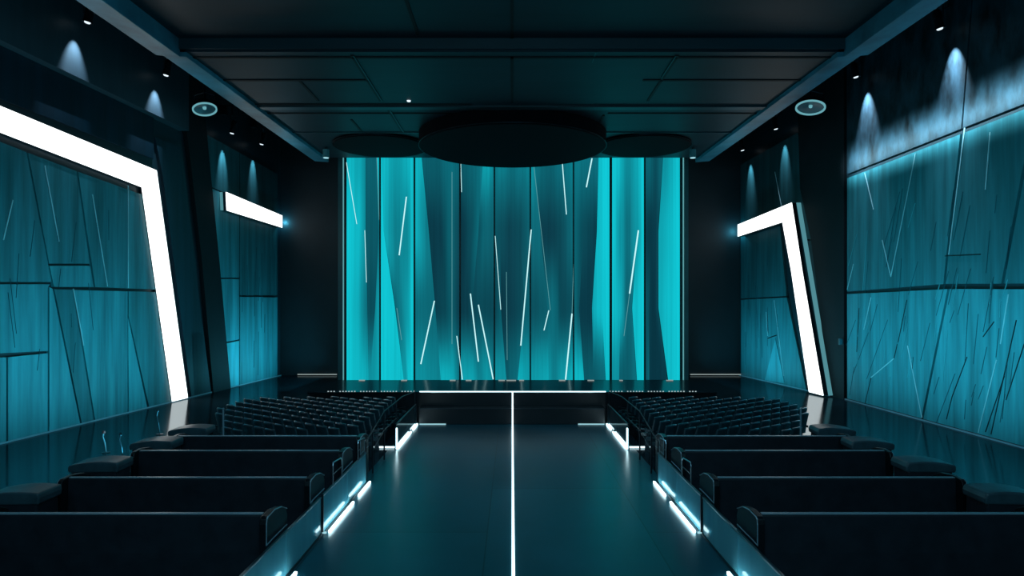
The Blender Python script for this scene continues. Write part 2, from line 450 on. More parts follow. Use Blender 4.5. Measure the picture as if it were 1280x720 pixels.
mb = MB(); mb.bar((.02, -6, .012), (.02, 13.7, .012), .05, .024); mb.build('floor_strip', M['led'], cs)
mb = MB(); mb.box(-.005, 13.65, 0, .045, 13.68, .58); mb.box(-.005, 13.65, .562, .045, 14.27, .58); mb.box(-.005, 14.24, .57, .045, 14.27, 1.06); mb.build('riser_strip', M['led'], cs)
for s, w in ((-1, 'left'), (1, 'right')):
    led('light_strip', (s*3.22, 23.66, PIT+.02), (s*2.3, 23.66, PIT+.02), .03, .03, M['led_soft'], f'short faint cyan floor line at the {w} foot of the stage step')
    x0, x1 = ((372, 421) if s < 0 else (863, 926))
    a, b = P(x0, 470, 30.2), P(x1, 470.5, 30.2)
    led('light_strip', (a.x, 30.2, .05), (b.x, 30.2, .05), .04, .04, M['pale'], f'grey skirting line at the foot of the black panel {w} of the glowing curtain', cam_scaled=False)

# ------------------------------------------------------------------ backlit curtain
KY = [195, 290, 385, 475]
PAN = [
 [[(433,.9),(450,.8),(457,.65,.4),(471,.4,.9),(474,.9)], [(433,1),(448,.9),(457,.7,.35),(473,.35,.5),(474,.5)], [(433,1),(446,.85),(459,.5,.28),(469,.28,.65),(474,.75)], [(433,1),(448,.9),(461,.8,.7),(462.5,.7,.7),(474,.8)]],
 [[(476,1),(478,.95,.9),(495,.75),(510,.85),(517,.95)], [(476,1),(480,1,.85),(495,.6),(508,.65),(517,.95)], [(476,1),(494,.95,.42),(500,.55),(508,.75),(517,1)], [(476,1),(505,.9,.75),(508,.75),(511,.95),(517,1)]],
 [[(519,.9),(527,.85,.38),(545,.36),(565,.5),(574,.42)], [(519,.85),(536,.55,.18),(550,.2),(563,.4),(574,.25)], [(519,.5),(544,.45,.2),(555,.25),(564,.35),(574,.2)], [(519,.7),(551,.6,.85),(560,.85),(567,.8),(574,.5)]],
 [[(576,.35),(590,.42),(604,.55,.8),(612,.8),(617,.6)], [(576,.17),(588,.26),(598,.45,.3),(606,.42),(617,.38)], [(576,.2),(583,.2),(590,.26,.24),(600,.26),(617,.25)], [(576,.8),(590,.8),(600,.6),(610,.75),(617,.6)]],
 [[(619,.55),(628,.6),(640,.5),(652,.55),(662,.6)], [(619,.32),(625,.28),(637,.22),(650,.26),(662,.38)], [(619,.26),(626,.35,.16),(638,.2),(656,.28,.38),(662,.4)], [(619,.7),(633,.7,.33),(640,.42),(647,.5,.85),(662,.75)]],
 [[(664,.75),(668,.6,.5),(685,.4),(700,.48),(716,.58)], [(664,.45),(676,.46,.2),(690,.2),(702,.26),(716,.45)], [(664,.3),(684,.36,.42),(693,.45),(702,.25),(716,.28)], [(664,.75),(686,.8,.7),(693,.58),(703,.75),(716,.85)]],
 [[(718,.55),(735,.5),(748,.5,.95),(756,1),(762,1)], [(718,.42),(730,.26),(746,.2,.9),(755,1),(762,1)], [(718,.45),(724,.3,.2),(740,.18,.8),(752,.95),(762,1)], [(718,.9),(730,.9,.33),(742,.35),(757,.45,.9),(762,.95)]],
 [[(765,1),(773,.9),(785,.65),(795,.8),(805,1)], [(765,1),(775,.75),(785,.5),(797,.75),(805,1)], [(765,.95),(775,.85),(785,.4),(790,.5,.9),(805,1)], [(765,.7),(774,.7,.38),(785,.36),(796,.5,.95),(805,1)]],
 [[(807,.4),(812,.4),(820,.28),(829,.45,.7),(850,.95)], [(807,.22),(814,.18),(820,.2),(823,.25,.8),(850,1)], [(807,.32),(812,.28,.18),(818,.15),(823,.25,.85),(850,1)], [(807,.3),(812,.4,.16),(825,.16),(835,.2,.9),(850,1)]],
]
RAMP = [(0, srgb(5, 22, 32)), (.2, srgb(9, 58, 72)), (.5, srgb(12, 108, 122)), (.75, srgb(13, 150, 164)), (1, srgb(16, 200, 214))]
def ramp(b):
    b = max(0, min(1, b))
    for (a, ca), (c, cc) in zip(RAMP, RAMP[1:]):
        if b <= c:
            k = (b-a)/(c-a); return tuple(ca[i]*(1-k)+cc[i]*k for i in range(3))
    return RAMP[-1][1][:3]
DC = 28.3
def sm(x): return x*x*(3-2*x)
PLAB = ['bright glowing teal curtain panel at the far left edge', 'second glowing teal curtain panel from the left, bright with a slanting fold',
        'third curtain panel from the left, pleat edge running diagonally over dark teal', 'dark teal curtain panel left of centre with a pale sliver fold',
        'middle dark teal curtain panel above the aisle line', 'dark teal curtain panel just right of centre with crossing folds',
        'curtain panel with dark pleat and bright right edge, third from the right', 'bright glowing curtain panel holding one slanted light tube, second from the right',
        'curtain panel at the far right edge, dark left half and bright right half']
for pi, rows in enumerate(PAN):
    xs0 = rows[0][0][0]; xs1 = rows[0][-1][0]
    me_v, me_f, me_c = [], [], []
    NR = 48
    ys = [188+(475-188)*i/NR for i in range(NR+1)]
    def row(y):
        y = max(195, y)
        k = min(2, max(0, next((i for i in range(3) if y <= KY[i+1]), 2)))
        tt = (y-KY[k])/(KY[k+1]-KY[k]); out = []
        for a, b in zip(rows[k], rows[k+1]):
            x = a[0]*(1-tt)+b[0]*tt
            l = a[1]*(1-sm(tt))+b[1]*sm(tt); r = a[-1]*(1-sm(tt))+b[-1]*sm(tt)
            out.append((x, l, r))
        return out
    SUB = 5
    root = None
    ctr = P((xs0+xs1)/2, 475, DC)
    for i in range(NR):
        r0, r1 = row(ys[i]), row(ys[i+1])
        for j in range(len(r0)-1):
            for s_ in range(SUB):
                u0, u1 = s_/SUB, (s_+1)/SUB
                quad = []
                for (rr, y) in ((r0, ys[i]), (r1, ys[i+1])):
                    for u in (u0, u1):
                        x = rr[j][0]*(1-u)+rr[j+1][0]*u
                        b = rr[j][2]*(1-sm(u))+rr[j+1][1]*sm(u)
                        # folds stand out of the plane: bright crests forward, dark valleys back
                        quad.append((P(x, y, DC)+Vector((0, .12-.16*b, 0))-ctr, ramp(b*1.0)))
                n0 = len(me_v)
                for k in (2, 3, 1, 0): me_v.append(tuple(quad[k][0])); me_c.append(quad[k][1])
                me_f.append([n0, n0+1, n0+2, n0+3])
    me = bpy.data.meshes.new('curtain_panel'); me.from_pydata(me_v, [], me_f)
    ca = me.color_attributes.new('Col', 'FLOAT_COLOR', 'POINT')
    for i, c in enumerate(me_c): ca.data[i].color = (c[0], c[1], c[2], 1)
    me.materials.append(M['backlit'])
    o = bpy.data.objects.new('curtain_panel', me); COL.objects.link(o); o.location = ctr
    tag(o, PLAB[pi], 'curtain', 'backlit curtain panels behind the stage')
for a, b, lab in ((474, 476, 0), (517, 519, 0), (574, 576, 0), (617, 619, 0), (662, 664, 1), (716, 718, 1), (762, 765, 0), (805, 807, 0), (850, 852, 0), (431, 433, 0)):
    p = P(a, 475, DC-.08); q = P(b, 188, DC-.08)
    thin = a in (617, 662, 716)
    wd = q.x-p.x; e = .33*wd if thin else 0
    mb = MB(); mb.box(e, 0, 0, wd-e, .06, q.z-p.z)
    o = mb.build('mullion', M['mull'] if thin else M['black_satin']); o.location = (p.x, p.y, 0)
    nm = {474: 'first', 517: 'second', 574: 'third', 617: 'fourth', 662: 'fifth', 716: 'sixth', 762: 'seventh', 805: 'eighth'}.get(a)
    tag(o, f'thin dark upright joint between curtain panels, {nm} from the left' if nm else ('thin dark upright closing the %s edge of the curtain' % ('right' if a > 700 else 'left')), 'mullion', 'upright joints of the curtain')
for s, (a, b) in ((-1, (422.5, 430.5)), (1, (852.5, 860.5))):
    p = P(a, 474, DC+.05); q = P(b, 185, DC+.05)
    rt = thing('side_column', (p.x, p.y, 0), 'slim dim teal column framing the %s edge of the curtain' % ('left' if s < 0 else 'right'), 'column')
    w = q.x-p.x
    mb = MB(); mb.box(0, 0, 0, w, .3, q.z); mb.build('shaft', mat('column_teal', (.03, .16, .18), .3, noise=.2, nscale=(3, 3, .5)), rt)
    mb = MB(); xx = w*.85 if s < 0 else w*.2; mb.box(xx-.02, -.03, 0, xx+.02, 0, q.z); mb.build('edge_bead', M['rod_dim'], rt)
RODS = [(433, 203, 446, 280, 'long slanted light tube in the upper left curtain panel', 1), (456, 288, 458, 353, 'upright pale light tube in the leftmost curtain panel below the slanted one', 1),
        (508, 246, 499, 319, 'bright slanted light tube alone in the second curtain panel', 2), (576, 205, 577, 240, 'short upright light tube under the left part of the round ceiling disc', 1),
        (543, 376, 526, 455, 'bright light tube leaning right in the lower third panel', 2), (588, 367, 598, 452, 'left one of the two parallel light tubes low and left of centre', 2),
        (598, 381, 616.5, 474, 'right one of the two parallel light tubes, reaching the stage floor', 2), (571, 420, 578, 475, 'light tube ending on the stage floor under the third joint', 1.5),
        (619, 295, 626, 387, 'thin light tube beside the fourth joint at mid height', 1), (664, 287, 651, 432, 'longest light tube, leaning right just beside the curtain centre', 2),
        (703, 205, 708, 268, 'light tube hanging below the right part of the round ceiling disc', 1.5), (740, 198, 733, 234, 'short slanted light tube at the upper right by the disc edge', 2),
        (686, 388, 680, 413, 'shortest light tube, low and right of centre', 1.5), (715, 392, 707, 475, 'bright light tube reaching the stage floor right of centre', 2.2),
        (798, 288, 787, 367, 'bright slanted light tube alone in the second panel from the right', 2.4)]
for x0, y0, x1, y1, lab, w in RODS:
    a, b = P(x0, y0, DC-.07), P(x1, y1, DC-.07)
    a.z = max(a.z, .03); b.z = max(b.z, .03)
    mb = MB(); mb.tube([Vector((0, 0, 0)), a-b], [.0125*w, .0125*w], 8)
    o = mb.build('light_tube', M['rod'], smooth=False); o.location = b
    tag(o, lab, 'light tube', 'slanted light tubes on the curtain')
for x0, y0, x1, y1, lab in [(471, 197, 474, 275, 'faint line at the top of the first joint'), (787, 367, 780, 420, 'faint line continuing below the right slanted tube'),
                       (496, 385, 502, 425, 'faint slanted line low in the second panel'), (667, 205, 688, 388, 'faint long slanted line right of the longest tube'), (717, 330, 715, 392, 'faint line above the right bright tube'), (633, 340, 634, 450, 'faint upright line near the centre of the curtain'), (565, 215, 565, 430, 'faint upright line left of the third joint')]:
    a, b = P(x0, y0, DC-.07), P(x1, y1, DC-.07)
    mb = MB(); mb.tube([Vector((0, 0, 0)), a-b], .011, 6)
    o = mb.build('wire', M['rod_dim']); o.location = b
    tag(o, lab.replace('line', 'pale wire')+' of the curtain' if 'curtain' not in lab else lab.replace('line', 'pale wire'), 'wire')
for x0, x1, n_ in [(448, 455, 'under the leftmost curtain panel'), (501, 508, 'left of the second curtain joint'), (562, 569, 'left of the third curtain joint'), (582, 589, 'right of the third curtain joint'),
                   (623, 631, 'right of the fourth curtain joint'), (633, 645, 'widest, in line with the aisle light'), (649, 655, 'beside the widest one'), (699, 707, 'under the right bright tube'),
                   (735, 743, 'under the dark pleat right of centre'), (775, 779, 'under the second panel from the right'), (834, 842, 'under the rightmost curtain panel')]:
    a = P(x0, 477, 20.6); b = P(x1, 477, 20.6)
    mb = MB(); mb.box(0, -.05, 0, b.x-a.x, .05, .025); o = mb.build('floor_light', M['pale']); o.location = (a.x, 20.7, H_ST)
    tag(o, 'small flat pale light at the rear stage edge, '+n_, 'floor light', 'small lights along the rear stage edge')

# ------------------------------------------------------------------ ceiling
mb = MB()
mb.box(-8.4, -4, CZ+6.4, 8.4, 16.2, TOP+.3)
mb.box(-8.1, 16.2, CZ+6.1, 8.1, 27.6, TOP+.3)
mb.box(-13.5, -4, TOP, 13.5, 30.6, TOP+.3)
ce = struct(mb.build('ceiling', M['ceil']))
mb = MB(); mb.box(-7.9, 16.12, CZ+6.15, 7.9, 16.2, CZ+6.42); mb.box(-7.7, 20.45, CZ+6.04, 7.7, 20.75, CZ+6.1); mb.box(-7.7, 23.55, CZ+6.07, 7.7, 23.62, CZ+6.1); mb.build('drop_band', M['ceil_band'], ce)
mb = MB()
for (x, y0, y1, z) in [(-2.2, 8, 15.9, 6.4), (0, 8, 16.1, 6.4), (0, 16.5, 20.2, 6.1), (-3.87, 16.4, 20, 6.1), (-3.8, 20.9, 23.5, 6.1), (4.0, 16.4, 20, 6.1), (-5.7, 18.2, 20.0, 6.1), (3.9, 23.6, 25.5, 6.1), (-5.2, 22, 27, 6.1), (2.9, 21.5, 25, 6.1)]:
    mb.box(x-.035, y0, CZ+z-.02, x+.035, y1, CZ+z)
for (y, x0, x1, z) in [(16.55, -8, 8, 6.1), (18.2, -8, -3.8, 6.1), (18.2, 3.5, 8, 6.1), (20.35, -8, -1.2, 6.1), (21.3, -8, -1, 6.1), (21.3, 3, 8, 6.1), (14.0, -8, 8, 6.4)]:
    mb.box(x0, y-.05, CZ+z-.02, x1, y+.05, CZ+z)
mb.build('joint', M['black'], ce)
mb = MB()
for (x, y0, y1, z) in [(-3.82, 16.4, 20, 6.1), (3.95, 16.4, 18, 6.1), (-3.75, 20.9, 23.5, 6.1), (2.0, 16.2, 16.9, 6.12)]:
    mb.box(x-.012, y0, CZ+z-.03, x+.012, y1, CZ+z)
mb.build('joint_bead', M['dark_metal'], ce)
for s in (-1, 1):
    mb = MB()
    def bx(y): return 8.35-.02*y
    for (y0, y1, dx) in [(-3, 16.2, .15), (16.2, 27.9, 0)]:
        q = [(s*(bx(y0)-.27+dx), y0, CZ+5.98), (s*(bx(y1)-.27+dx), y1, CZ+5.98), (s*(bx(y1)+.3+dx), y1, CZ+6.02), (s*(bx(y0)+.3+dx), y0, CZ+6.02)]
        mb.prism([Vector(p) for p in q], (0, 0, .45))
    struct(mb.build('trim_%d' % (4 if s > 0 else 3), M['beam'], bevel=.01))
def drum(x, y, r, z0, z1, label, rimm):
    root = thing('ceiling_disc', (x, y, CZ+z0), label, 'ceiling disc')
    mb = MB(); mb.lathe([(0, 0), (r-.05, 0), (r, .04), (r, z1-z0-.005), (0, z1-z0-.005)], n=72); mb.build('drum', M['disc'], root, smooth=False)
    mb = MB(); mb.lathe([(r+.004, .03), (r+.012, .03), (r+.012, .055), (r+.004, .055)], n=72, close=True); mb.build('rim', rimm, root)
    return root
drum(.02, 24.0, 3.28, 5.62, 6.1, 'large round black disc under the ceiling above the stage front', M['dark_metal'])
drum(-4.9, 25.4, 1.75, 6.0, 6.1, 'smaller round dark disc under the ceiling on the left', M['dark_metal'])
drum(4.9, 25.4, 1.75, 6.0, 6.1, 'smaller round dark disc under the ceiling on the right', M['dark_metal'])
for s, px in ((-1, 407.5), (1, 866)):
    p = P(px, 197, 25.9)
    rt = thing('bracket_lamp', p, 'stubby bright cylinder lamp at the %s end of the ceiling edge' % ('left' if s < 0 else 'right'), 'lamp')
    mb = MB(); mb.tube([(0, 0, 0), (0, 0, .3)], .12, 16); mb.build('shade', mat('teal_cylinder', (.1, .4, .45), .3, noise=.1), rt, smooth=False)
    mb = MB(); mb.tube([(0, 0, -.02), (0, 0, 0)], .1, 16); mb.build('lens', M['led_soft'], rt)
    mb = MB(); mb.tube([(0, 0, .3), (0, 0, CZ+6.098-p.z)], .03, 8); mb.build('stem', M['dark_metal'], rt)
q = P(511, 127, 20.0)
mb = MB(); mb.lathe([(0, -.03), (.05, -.03), (.06, 0)], n=16); o = mb.build('downlight', M['lens']); o.location = (q.x, 20.0, CZ+6.1); tag(o, 'tiny white point of light in the dark ceiling left of centre', 'downlight')

# ------------------------------------------------------------------ spotlights
SPOTS = [(-1, 16.9, 7.15, 'nearest the camera on the left wall'), (-1, 20.3, 7.0, 'second from the camera on the left wall'), (-1, 24.9, 6.45, 'third from the camera on the left wall'), (-1, 27.4, 6.65, 'farthest on the left wall'),
         (1, 16.8, 6.95, 'nearest the camera on the right wall'), (1, 20.9, 7.15, 'second from the camera on the right wall'), (1, 26.2, 6.95, 'third from the camera on the right wall'), (1, 29.1, 6.8, 'farthest on the right wall')]
for s, y, z, lab in SPOTS:
    pl = LW if s < 0 else (RW if y < 22 else RR)
    wx = pl[0]+pl[1]*y
    x = wx-s*(.44 if s > 0 or y > 22 else .66)
    root = thing('spotlight', (x, y, CZ+z), 'black ceiling spotlight washing the wall, '+lab, 'spotlight', 'wall-washing spotlights')
    tilt = Matrix.Rotation(math.radians(s*-12), 4, 'Y')
    mb = MB(); mb.lathe([(0, .42), (.07, .42), (.1, .36), (.1, .02), (.13, -.06), (.12, -.06), (.09, .01), (0, .01)], tilt, 20); body = mb.build('lamp_body', M['black_satin'], root)
    mb = MB()
    for k in range(4): mb.lathe([(.1, .2+k*.04), (.118, .205+k*.04), (.1, .21+k*.04)], tilt, 20)
    mb.build('cooling_fin', M['dark_metal'], body)
    mb = MB(); mb.lathe([(0, -.075), (.055, -.075), (.07, -.06), (.07, -.03), (0, -.03)], tilt, 20); mb.build('lens', M['lens'], root)
    mb = MB(); mb.box(-.02, -.16, .1, .02, -.14, .6); mb.box(-.02, .14, .1, .02, .16, .6); mb.box(-.02, -.16, .58, .02, .16, .61); mb.build('yoke', M['metal'], root)
    mb = MB(); mb.tube([(0, 0, .6), (0, 0, TOP-CZ-z)], .025, 10); mb.bar((-.5, 0, .95), (.35, 0, .95), .05); mb.build('hanger', M['dark_metal'], root)
    mb = MB()
    mb.box(-.42, -.1, .62, -.2, .1, .9); mb.tube([(.2, 0, .95), (.24, 0, .6), (.16, -.1, .45), (.05, -.12, .4)], .012, 6); mb.build('ballast', M['dark_metal'], root)
    # the lamp itself
    L = bpy.data.lights.new('spot_lamp', 'SPOT'); L.energy = 500 if s < 0 else (1500 if y < 22 else 500); L.color = (.55, .8, 1); L.spot_size = math.radians(52 if y < 22 else 36); L.spot_blend = .9; L.shadow_soft_size = .01
    lo = bpy.data.objects.new('spot_lamp', L); COL.objects.link(lo); lo.parent = root
    lo.location = (0, 0, -.12)
    d = Vector((s*.3, 0, -1)); lo.rotation_euler = d.to_track_quat('-Z', 'Y').to_euler()
for s, px, py, r, tx in ((-1, 256, 137, .36, -14), (1, 1013, 135, .44, -12)):
    p = P(px, py, 21.6)
    root = thing('ring_lamp', p, 'round dish lamp with a glowing teal rim hanging by the %s wall' % ('left' if s < 0 else 'right'), 'lamp')
    T = Matrix.Rotation(math.radians(tx), 4, 'X') @ Matrix.Rotation(math.radians(10 if s > 0 else -14), 4, 'Y')
    mb = MB(); mb.lathe([(r, 0), (r*.95, .14), (r*.7, .26), (r*.3, .32), (0, .33)], T, 40); mb.build('dish', M['black_satin'], root, smooth=True)
    mb = MB(); mb.lathe([(r*.9, -.01), (r*1.02, -.01), (r*1.02, .03), (r*.9, .03)], T, 48, close=True); mb.build('rim', M['ring'], root)
    mb = MB(); mb.lathe([(0, .1), (r*.9, .04)], T, 40); mb.build('reflector', mat('reflector_dark', (.04, .12, .15), .3, noise=.1), root)
    mb = MB(); mb.lathe([(0, .02), (.05, .02), (.06, .08)], T, 16); mb.build('bulb', M['ring'], root)
    mb = MB(); mb.tube([(0, 0, .3), (0, 0, TOP-p.z)], .03, 10); mb.tube([(-r, 0, .12), (-r*.9, 0, .45), (0, 0, .55), (r*.9, 0, .45), (r, 0, .12)], .022, 8); mb.build('bracket', M['dark_metal'], root)

# ------------------------------------------------------------------ pews
XI, XO = 3.62, 7.85
def make_pew(s, y, label):
    root = thing('bench', (0, y, PIT), label, 'bench', 'long dark benches with high backs')
    h = 1.06
    FURN.append(root)
    def prof(mb, pts, x0, x1): mb.prism([Vector((s*x0, a, b)) for a, b in pts], (s*(x1-x0), 0, 0))
    mb = MB(); prof(mb, [(0, .12), (.10, .12), (.12, .5), (.09, h-.03), (.06, h), (.02, h), (-.01, h-.03), (-.03, .5)], XI, XO); mb.build('backrest', M['seat'], root, bevel=.012)
    mb = MB(); prof(mb, [(-.008, h-.012), (-.008, h+.004), (.05, h+.008), (.05, h-.004)], XI+.02, XO-.02); mb.build('top_rail', M['trim'], root)
    mb = MB(); prof(mb, [(.1, .34), (.72, .36), (.76, .42), (.7, .48), (.1, .45)], XI+.03, XO-.03); mb.build('seat', M['seat'], root, bevel=.02)
    mb = MB(); prof(mb, [(.06, 0), (.6, 0), (.6, .06), (.5, .34), (.14, .34), (.06, .1)], XI+.15, XO-.15); mb.build('plinth', M['black'], root)
    arc = [(-.19, .02), (-.19, h-.1), (-.17, h-.03), (-.12, h), (.15, h+.02), (.45, h-.02), (.68, h-.12), (.74, h-.24), (.74, .02)]
    for x0, x1 in ((3.52, 3.62), (XO, XO+.07)):
        mb = MB(); prof(mb, arc, x0, x1); e = mb.build('end_panel', M['black_satin'], root, bevel=.01)
        xs = s*(x0-.004 if x0 < 5 else x1+.004)
        mb = MB(); mb.tube([Vector((xs, a, b)) for a, b in [(.70, h-.13), (.45, h-.03), (.15, h+.01), (-.12, h-.01), (-.165, h-.035), (-.184, h-.1), (-.184, h-.40), (.0, h-.39), (.7, h-.38)]], .009, 8); mb.build('edge_piping', M['trim'], e)
    return root
order = ['front row nearest the camera', 'second row from the camera', 'third row from the camera', 'fourth and farthest row']
for s in (-1, 1):
    w = 'left' if s < 0 else 'right'
    pr = None
    for i, y in enumerate((9.92, 12.03, 14.3, 15.94)):
        lab = f'long dark high-backed bench {w} of the aisle, {order[i]}'
        if pr is None: pr = make_pew(s, y, lab)
        else: FURN.append(copy_tree(pr, (0, y, PIT), lab))
    # padded stools at the outer ends of the rows
    st = None
    for i, (y, x, wd) in enumerate(((11.2, 8.08, .95), (13.35, 8.06, .95), (15.42, 8.05, .9), (17.05, 8.02, .82))):
        lab = f'padded block stool at the outer {w} end, ' + order[i]
        loc = (s*x, y, PIT)
        if st is None:
            st = thing('block_stool', loc, lab, 'stool', 'padded stools at the outer ends of the benches', rz=s*-.05); FURN.append(st)
            mb = MB(); mb.box(-.42, -.28, .02, .42, .28, .92); mb.build('body', M['seat'], st, bevel=.03)
            mb = MB()
            k = 8
            top = [(-.46, .90), (-.47, 1.0)]+[(-.44+.9*i_/k, 1.04+.045*math.sin(math.pi*i_/k)+.04*(i_/k if s < 0 else 1-i_/k)) for i_ in range(k+1)]+[(.47, 1.0), (.46, .90)]
            mb.prism([Vector((a, -.31, b)) for a, b in top], (0, .62, 0)); mb.build('cushion', M['stool'], st, bevel=.03)
        else: FURN.append(copy_tree(st, loc, lab))

# ------------------------------------------------------------------ theatre chairs in chevron rows
def make_chair(s):
    root = thing('theatre_chair', (0, 0, PIT), '', 'chair', 'small dark theatre chairs in slanted rows')
    W2 = .21
    mb = MB()
    pr = [(-.24, .42), (-.20, .42), (-.23, .72), (-.30, .985), (-.33, 1.0), (-.345, .98), (-.28, .7)]
    n = 6
    for i in range(n):      # gently curved back in slices
        x0 = -W2+2*W2*i/n; x1 = -W2+2*W2*(i+1)/n
        f0 = .05*(x0/W2)**2; f1 = .05*(x1/W2)**2
        a = [Vector((x0, p[0]+f0, p[1]-.3*f0)) for p in pr]; b = [Vector((x1, p[0]+f1, p[1]-.3*f1)) for p in pr]
        for k in range(len(pr)):
            k2 = (k+1) % len(pr); mb.face([a[k], b[k], b[k2], a[k2]])
        if i == 0: mb.face(a)
        if i == n-1: mb.face(b[::-1])
    mb.build('backrest', M['chair'], root)
    mb = MB(); mb.tube([Vector((-W2, -.26, .985)), Vector((-W2*.5, -.30, .998)), Vector((0, -.315, 1.003)), Vector((W2*.5, -.30, .998)), Vector((W2, -.26, .985))], .014, 6); mb.build('glint_cap', M['metal'], root)  # metal edge strip added to the chair backs for glints
    mb = MB(); mb.prism([Vector((-W2+.01, -.2, .40)), Vector((-W2+.01, .22, .42)), Vector((-W2+.01, .26, .47)), Vector((-W2+.01, .2, .50)), Vector((-W2+.01, -.2, .48))], (2*W2-.02, 0, 0)); mb.build('seat', M['chair'], root)
    for k in (-1, 1):
        mb = MB(); x = k*(W2+.012)
        mb.prism([Vector((x-.018, -.26, .56)), Vector((x-.018, .2, .60)), Vector((x-.018, .22, .63)), Vector((x-.018, -.26, .62))], (.036, 0, 0))
        mb.prism([Vector((x-.012, -.1, 0)), Vector((x-.012, .08, 0)), Vector((x-.012, .03, .58)), Vector((x-.012, -.08, .58))], (.024, 0, 0))
        mb.build('armrest', M['dark_metal'], root)
    return root
CH = None
ANG = math.radians(38)
nch = 0
for s in (-1, 1):
    u = Vector((math.cos(ANG), math.sin(ANG))); nrm2 = Vector((-math.sin(ANG), math.cos(ANG)))
    w = 'left' if s < 0 else 'right'
    nside = 0
    for r in range(-12, 15):
        for k in range(0, 16):
            p = Vector((4.0, 17.3+r*.70))+u*(k*.5)
            if not (3.9 <= p.x <= 8.95 and 17.35 <= p.y <= 23.75 and p.x < .418*p.y): continue
            if nside >= 148: continue
            nch += 1; nside += 1
            lab = f'small dark theatre chair in the slanted rows between the {w} benches and the stage'
            loc = (s*p.x, p.y, PIT); rz = s*ANG
            if CH is None: CH = make_chair(s); CH.location = loc; CH.rotation_euler = (0, 0, rz); CH['label'] = lab; FURN.append(CH)
            else: FURN.append(copy_tree(CH, loc, lab, rz))
            o = COL.objects[-1]
print('CHAIRS', nch)
# group text must hold for each side
for o in COL.objects:
    if o.get('category') == 'chair': o['group'] = 'theatre chairs in slanted rows, ' + ('left' if o.location.x < 0 else 'right') + ' block'

# ------------------------------------------------------------------ balustrades, rails, floor lights
for s in (-1, 1):
    w = 'left' if s < 0 else 'right'
    def bal(y0, y1, x, zt, label, gm, ret=0):
        root = thing('glass_balustrade', (s*x, y0, PIT), label, 'balustrade', 'low glass balustrades along the aisle'); FURN.append(root)
        L = y1-y0
        n = max(1, round(L/1.9))
        for i in range(n):
            a, b = L*i/n+.015, L*(i+1)/n-.015
            mb = MB(); mb.box(-.012, a, .03, .012, b, zt); mb.build('glass_panel', gm, root)
        mb = MB(); mb.box(-.03, 0, 0, .03, L, .035); mb.build('base_rail', M['dark_metal'], root)
        mb = MB(); mb.box(-.022, 0, zt, .022, L, zt+.03); mb.build('top_rail', M['metal' if gm is M['glass'] else 'dark_metal'], root, bevel=.008)
        for yy in (0, L):
            mb = MB(); mb.box(-.02, yy-.02, 0, .02, yy+.02, zt+.04); mb.build('post', M['dark_metal'], root)
        return root
    bal(6.5, 12.15, 3.42, .66, f'teal lit glass balustrade beside the {w} benches nearest the camera', M['glass'])
    bal(12.2, 15.8, 3.40, .68, f'teal lit glass balustrade beside the rear {w} benches', M['glass'])
    bal(19.5, 23.6, 3.34, .70, f'dark smoked balustrade next to the stage step on the {w}', M['glass_dark'])
    for (y0, y1, nm_) in ((7.0, 10.35, 'nearest the camera'), (12.25, 14.1, 'long one halfway along the benches'), (14.6, 15.75, 'short one beside the rear bench'), (19.6, 22.1, 'beside the chairs'), (22.6, 23.6, 'next to the stage step')):
        o = led('light_strip', (s*3.29, y0, PIT+.03), (s*3.29, y1, PIT+.03), .04, .04, M['led_hot'], f'bright floor light at the {w} aisle edge, {nm_}', 'bright floor lights along the aisle edges')
    led('light_strip', (s*3.33, 12.2, PIT+.03), (s*3.5, 12.2, PIT+.03), .04, .03, M['led_soft'], f'floor light turning outwards under the {w} benches')
    led('light_strip', (s*3.36, 19.7, PIT+.03), (s*4.1, 19.7, PIT+.03), .05, .04, M['led'], f'floor light turning outwards in front of the {w} chairs')
    o = led('light_post', (s*3.3, 19.47, PIT+.02), (s*3.3, 19.47, PIT+.62), .035, .035, M['led_hot'], f'short upright light bar at the near end of the {w} dark balustrade')
    root = thing('handrail', (s*3.42, 15.9, PIT), f'thin steel handrail with posts along the {w} block of chairs', 'handrail'); FURN.append(root)
    pts = [(0, -.0, .92), (0, .8, 1.05), (0, 2.3, 1.30), (0, 5.3, 1.30), (0, 8.0, 1.12)]
    mb = MB(); mb.tube([Vector(p) for p in pts], .014, 8); mb.build('rail', M['dark_metal'], root)
    mb = MB(); mb.tube([Vector((0, .8, .55)), Vector((0, 2.3, .8)), Vector((0, 4.2, .8))], .012, 8); mb.build('mid_rail', M['dark_metal'], root)
    for yy, zt in ((.0, .92), (.8, 1.05), (2.3, 1.3), (4.2, 1.3), (8.0, 1.12)):
        mb = MB(); mb.tube([(0, yy, 0), (0, yy, zt)], .022, 8); mb.build('post', M['dark_metal'], root)
    # square rail frames on top of the balustrade by the benches
    for j, (y, nm_) in enumerate(((12.9, 'behind the second bench'), (15.0, 'behind the third bench'))):
        root = thing('rail_frame', (s*3.4, y, PIT+.7), f'small steel hoop rail on the {w} balustrade, {nm_}', 'rail'); FURN.append(root)
        mb = MB(); mb.tube([(0, 0, .01), (0, 0, .36), (0, .06, .42), (s*.02, .7, .36), (s*.02, .76, .3), (s*.02, .76, .01)], .014, 8); mb.build('hoop', M['metal'], root)
        mb = MB(); mb.tube([(0, .02, .2), (0, .74, .2)], .01, 8); mb.build('crossbar', M['dark_metal'], root)
    # upright at the outer corner of the chair block
    root = thing('corner_post', (s*7.22, 17.0, PIT), f'slim pale post at the outer corner of the {w} chair block', 'post'); FURN.append(root)
    mb = MB(); mb.tube([(0, 0, 0), (0, 0, 1.56)], .022, 10); mb.build('shaft', M['trim'], root)
    mb = MB(); mb.lathe([(0, 0), (.09, 0), (.09, .015), (.03, .03), (0, .03)], n=20); mb.build('foot', M['dark_metal'], root)
